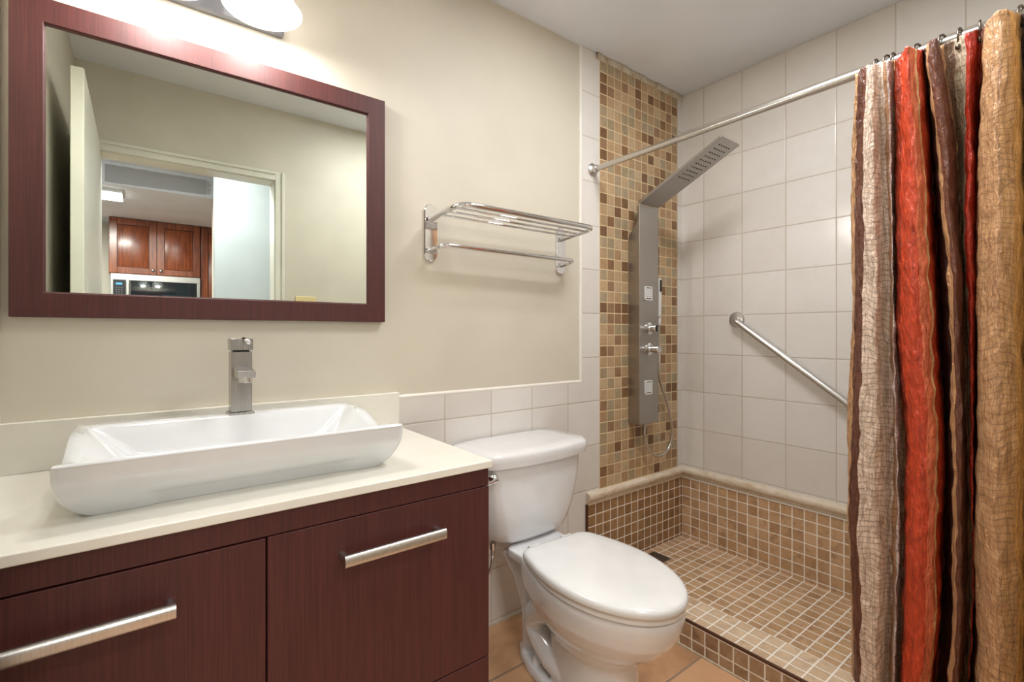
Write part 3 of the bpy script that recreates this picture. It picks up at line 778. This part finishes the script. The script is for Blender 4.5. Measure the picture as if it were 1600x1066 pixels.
for r0, r1 in zip(rows[:-1], rows[1:]):
    for i in range(len(r0)-1):
        f = bm.faces.new((r0[i], r0[i+1], r1[i+1], r1[i]))
        for l in f.loops: l[uvl].uv = (suv[l.vert][0]/25, suv[l.vert][1])

def mk_curtain():
    t = NT('striped_crinkle_satin')
    uv = t.n('ShaderNodeUVMap').outputs[0]; sp = t.n('ShaderNodeSeparateXYZ'); t.put(sp.inputs[0], uv)
    s = t.math('MULTIPLY', sp.outputs[0], 25.0); z = sp.outputs[1]
    cz = t.n('ShaderNodeCombineXYZ'); t.put(cz.inputs[0], s); t.put(cz.inputs[1], t.math('MULTIPLY', z, 6.0))
    wob = t.math('MULTIPLY', t.math('SUBTRACT', t.noise(cz.outputs[0], 1.4, 3), .5), .35)
    zz = t.math('SUBTRACT', 1.9, z)
    q = t.math('ADD', s, wob)
    cream, tan, brown, org, blk, beige, red, gold = (232, 208, 188), (204, 158, 114), (108, 64, 46), (202, 68, 32), (58, 34, 26), (196, 178, 152), (184, 48, 26), (222, 166, 96)
    lt, salmon, lil = (228, 184, 130), (226, 116, 78), (206, 190, 184)
    st = [(-1, tan), (1.0, brown), (2.05, cream), (3.3, (242, 224, 208)), (4.1, (184, 140, 104)), (4.6, lil), (5.5, cream), (6.1, lt), (6.6, (150, 50, 26)), (7.2, org), (8.15, salmon), (8.6, lt), (8.75, org), (9.6, (150, 44, 24)), (10.0, blk), (11.0, tan), (11.45, brown), (12.95, tan), (13.2, (128, 100, 78)), (13.9, beige), (14.55, red), (15.6, (190, 62, 38)), (16.1, (112, 70, 46)), (16.8, tan), (18.1, (212, 164, 112)), (18.7, gold), (19.4, tan), (19.9, blk), (21.0, org), (22.5, tan), (24, brown)]  # dark bands at the fold valleys put shade into the cloth colour
    n = [(max(0, (p+1)/26), lin(c)) for p, c in st]
    fac = t.math('DIVIDE', t.math('ADD', q, 1.0), 26.0)
    c = t.ramp(fac, n, 'CONSTANT')
    # fine streaks along the cloth
    str_ = t.noise(t.scale(uv, (420, 5, 1)), 1, 3)
    c = t.mix(1.0, c, t.ramp(str_, [(.3, (.86, .84, .82, 1)), (.6, (1.05, 1.05, 1.05, 1))]), 'MULTIPLY')
    m_ = t.noise(t.scale(uv, (130, 9, 1)), 1, 4, .6, dist=.5)
    c = t.mix(1.0, c, t.ramp(m_, [(.3, (.66, .62, .60, 1)), (.5, (1, 1, 1, 1)), (.7, (1.08, 1.08, 1.1, 1))]), 'MULTIPLY')
    # net of brown stitched threads over the pale and tan bands
    o = t.obj(); so = t.n('ShaderNodeSeparateXYZ'); t.put(so.inputs[0], o)
    wz = t.math('ADD', so.outputs[2], t.math('MULTIPLY', t.math('SUBTRACT', t.noise(t.scale(o, (7, 7, 4)), 1, 2, .5), .5), .13))
    def lines(val, pitch, wid):
        f = t.math('FRACT', t.math('DIVIDE', val, pitch)); d = t.math('MULTIPLY', t.math('MINIMUM', f, t.math('SUBTRACT', 1.0, f)), pitch)
        return t.math('LESS_THAN', d, wid)
    l1 = t.math('MAXIMUM', lines(wz, .0150, .0008), lines(t.math('ADD', wz, t.math('MULTIPLY', t.math('SUBTRACT', t.noise(t.scale(o, (5, 5, 9)), 1, 1), .5), .2)), .031, .0007))
    wy = t.math('ADD', q, t.math('MULTIPLY', t.math('SUBTRACT', t.noise(t.scale(uv, (30, 8, 1)), 1, 2, .5), .5), .9))
    l2 = lines(wy, .40, .02)
    ln = t.math('MAXIMUM', l1, t.math('MULTIPLY', l2, .55))
    bands = t.ramp(fac, [(0, (.3,)*3+(1,)), (3.05/26, (1,)*3+(1,)), (7.1/26, (.1,)*3+(1,)), (13.9/26, (.9,)*3+(1,)), (15.55/26, (.3,)*3+(1,)), (17.1/26, (.75,)*3+(1,)), (19.7/26, (.25,)*3+(1,))], 'CONSTANT')
    c = t.mix(t.math('MULTIPLY', t.math('MULTIPLY', ln, bands), .6), c, lin((92, 56, 38)))
    t.bump(t.math('ADD', t.noise(t.scale(o, (120, 120, 42)), 1, 4, .55, dist=.6), t.math('MULTIPLY', ln, .2)), .9, .009)
    return t.set(Base_Color=c, Roughness=.3, Specular_IOR_Level=.6)
M['curtain'] = mk_curtain()
cu = link('shower_curtain', bm, M['curtain'], None, smooth=True)
so_ = cu.modifiers.new('cloth', 'SOLIDIFY'); so_.thickness = .0008
tag(cu, 'crinkled satin shower curtain striped in tan, cream, orange, red and brown', 'shower curtain')

ring_lab = ['dark metal curtain ring over the cream stripe, first from the back wall', 'dark curtain ring at the pale lilac stripe, left of its close neighbour', 'dark curtain ring at the pale lilac stripe, beside the orange stripe',
            'dark curtain ring between the orange stripe and the wide brown stripe', 'dark curtain ring behind the right edge of the wide brown stripe', 'dark curtain ring above the grey beige netted stripe',
            'dark curtain ring above the deep red stripe', 'dark curtain ring beside the widest tan fold at the photo right edge']
first = None
def make_ring():
    t = thing('curtain_ring', '', 'curtain ring', (0, 0, 0), 'curtain rings on the shower rod')
    bm = bmesh.new()
    R = .0235; pts = [(R*math.sin(2*PI*k/28), 0, R*math.cos(2*PI*k/28)-.0015) for k in range(29)]
    tube(bm, pts, .0028, 8, False)
    link('hoop', bm, M['bronze'], t, smooth=True)
    bm = bmesh.new(); tube(bm, [(-.012, 0, -.022), (-.018, 0, -.032), (-.014, 0, -.040)], .002, 8); link('hook', bm, M['bronze'], t, smooth=True)
    bm = bmesh.new(); lathe(bm, [(.001, -.007), (.005, -.0055), (.007, 0), (.005, .0055), (.001, .007)], (-.020, 0, -.030), 'Z', 16); link('bead', bm, M['bronze'], t, smooth=True)
    return t
for i, (u, lab) in enumerate(zip((1370, 1388, 1397, 1435, 1474, 1501, 1531, 1597), ring_lab)):
    y = y_at(u, RX)
    if first is None: r = first = make_ring()
    else:
        r = first.copy(); COL.objects.link(r)
        for ch in first.children:
            c = ch.copy(); COL.objects.link(c); c.parent = r
    r.location = (RX, y, RZ); r.rotation_euler = (0, 0, math.radians(random.uniform(-14, 14))); r['label'] = lab

# ---------------------------------------------------------------- grab bar
gb = thing('grab_bar', 'slanting brushed steel grab bar on the white tiled shower wall', 'grab bar', (XB, 1.0, 1.0))
a = Vector((XB-.040, 1.212, 1.188)); b = Vector((XB-.040, .725, .826))
pa, pb = Vector((XB-.008, 1.222, 1.195)), Vector((XB-.008, .715, .818))
d = (b-a).normalized()
bm = bmesh.new(); tube(bm, fillet([pa, a+Vector((0, .006, .004)), b-Vector((0, .006, .004)), pb], .028, 10), .0145, 20); link('bar', bm, M['nickel'], gb, smooth=True)
for p in (pa, pb):
    bm = bmesh.new(); lathe(bm, [(.038, 0), (.038, -.006), (.034, -.011), (.018, -.013)], (XB-.006, p.y, p.z), 'X', 32); link('flange', bm, M['nickel'], gb, smooth=True, sharp=40)
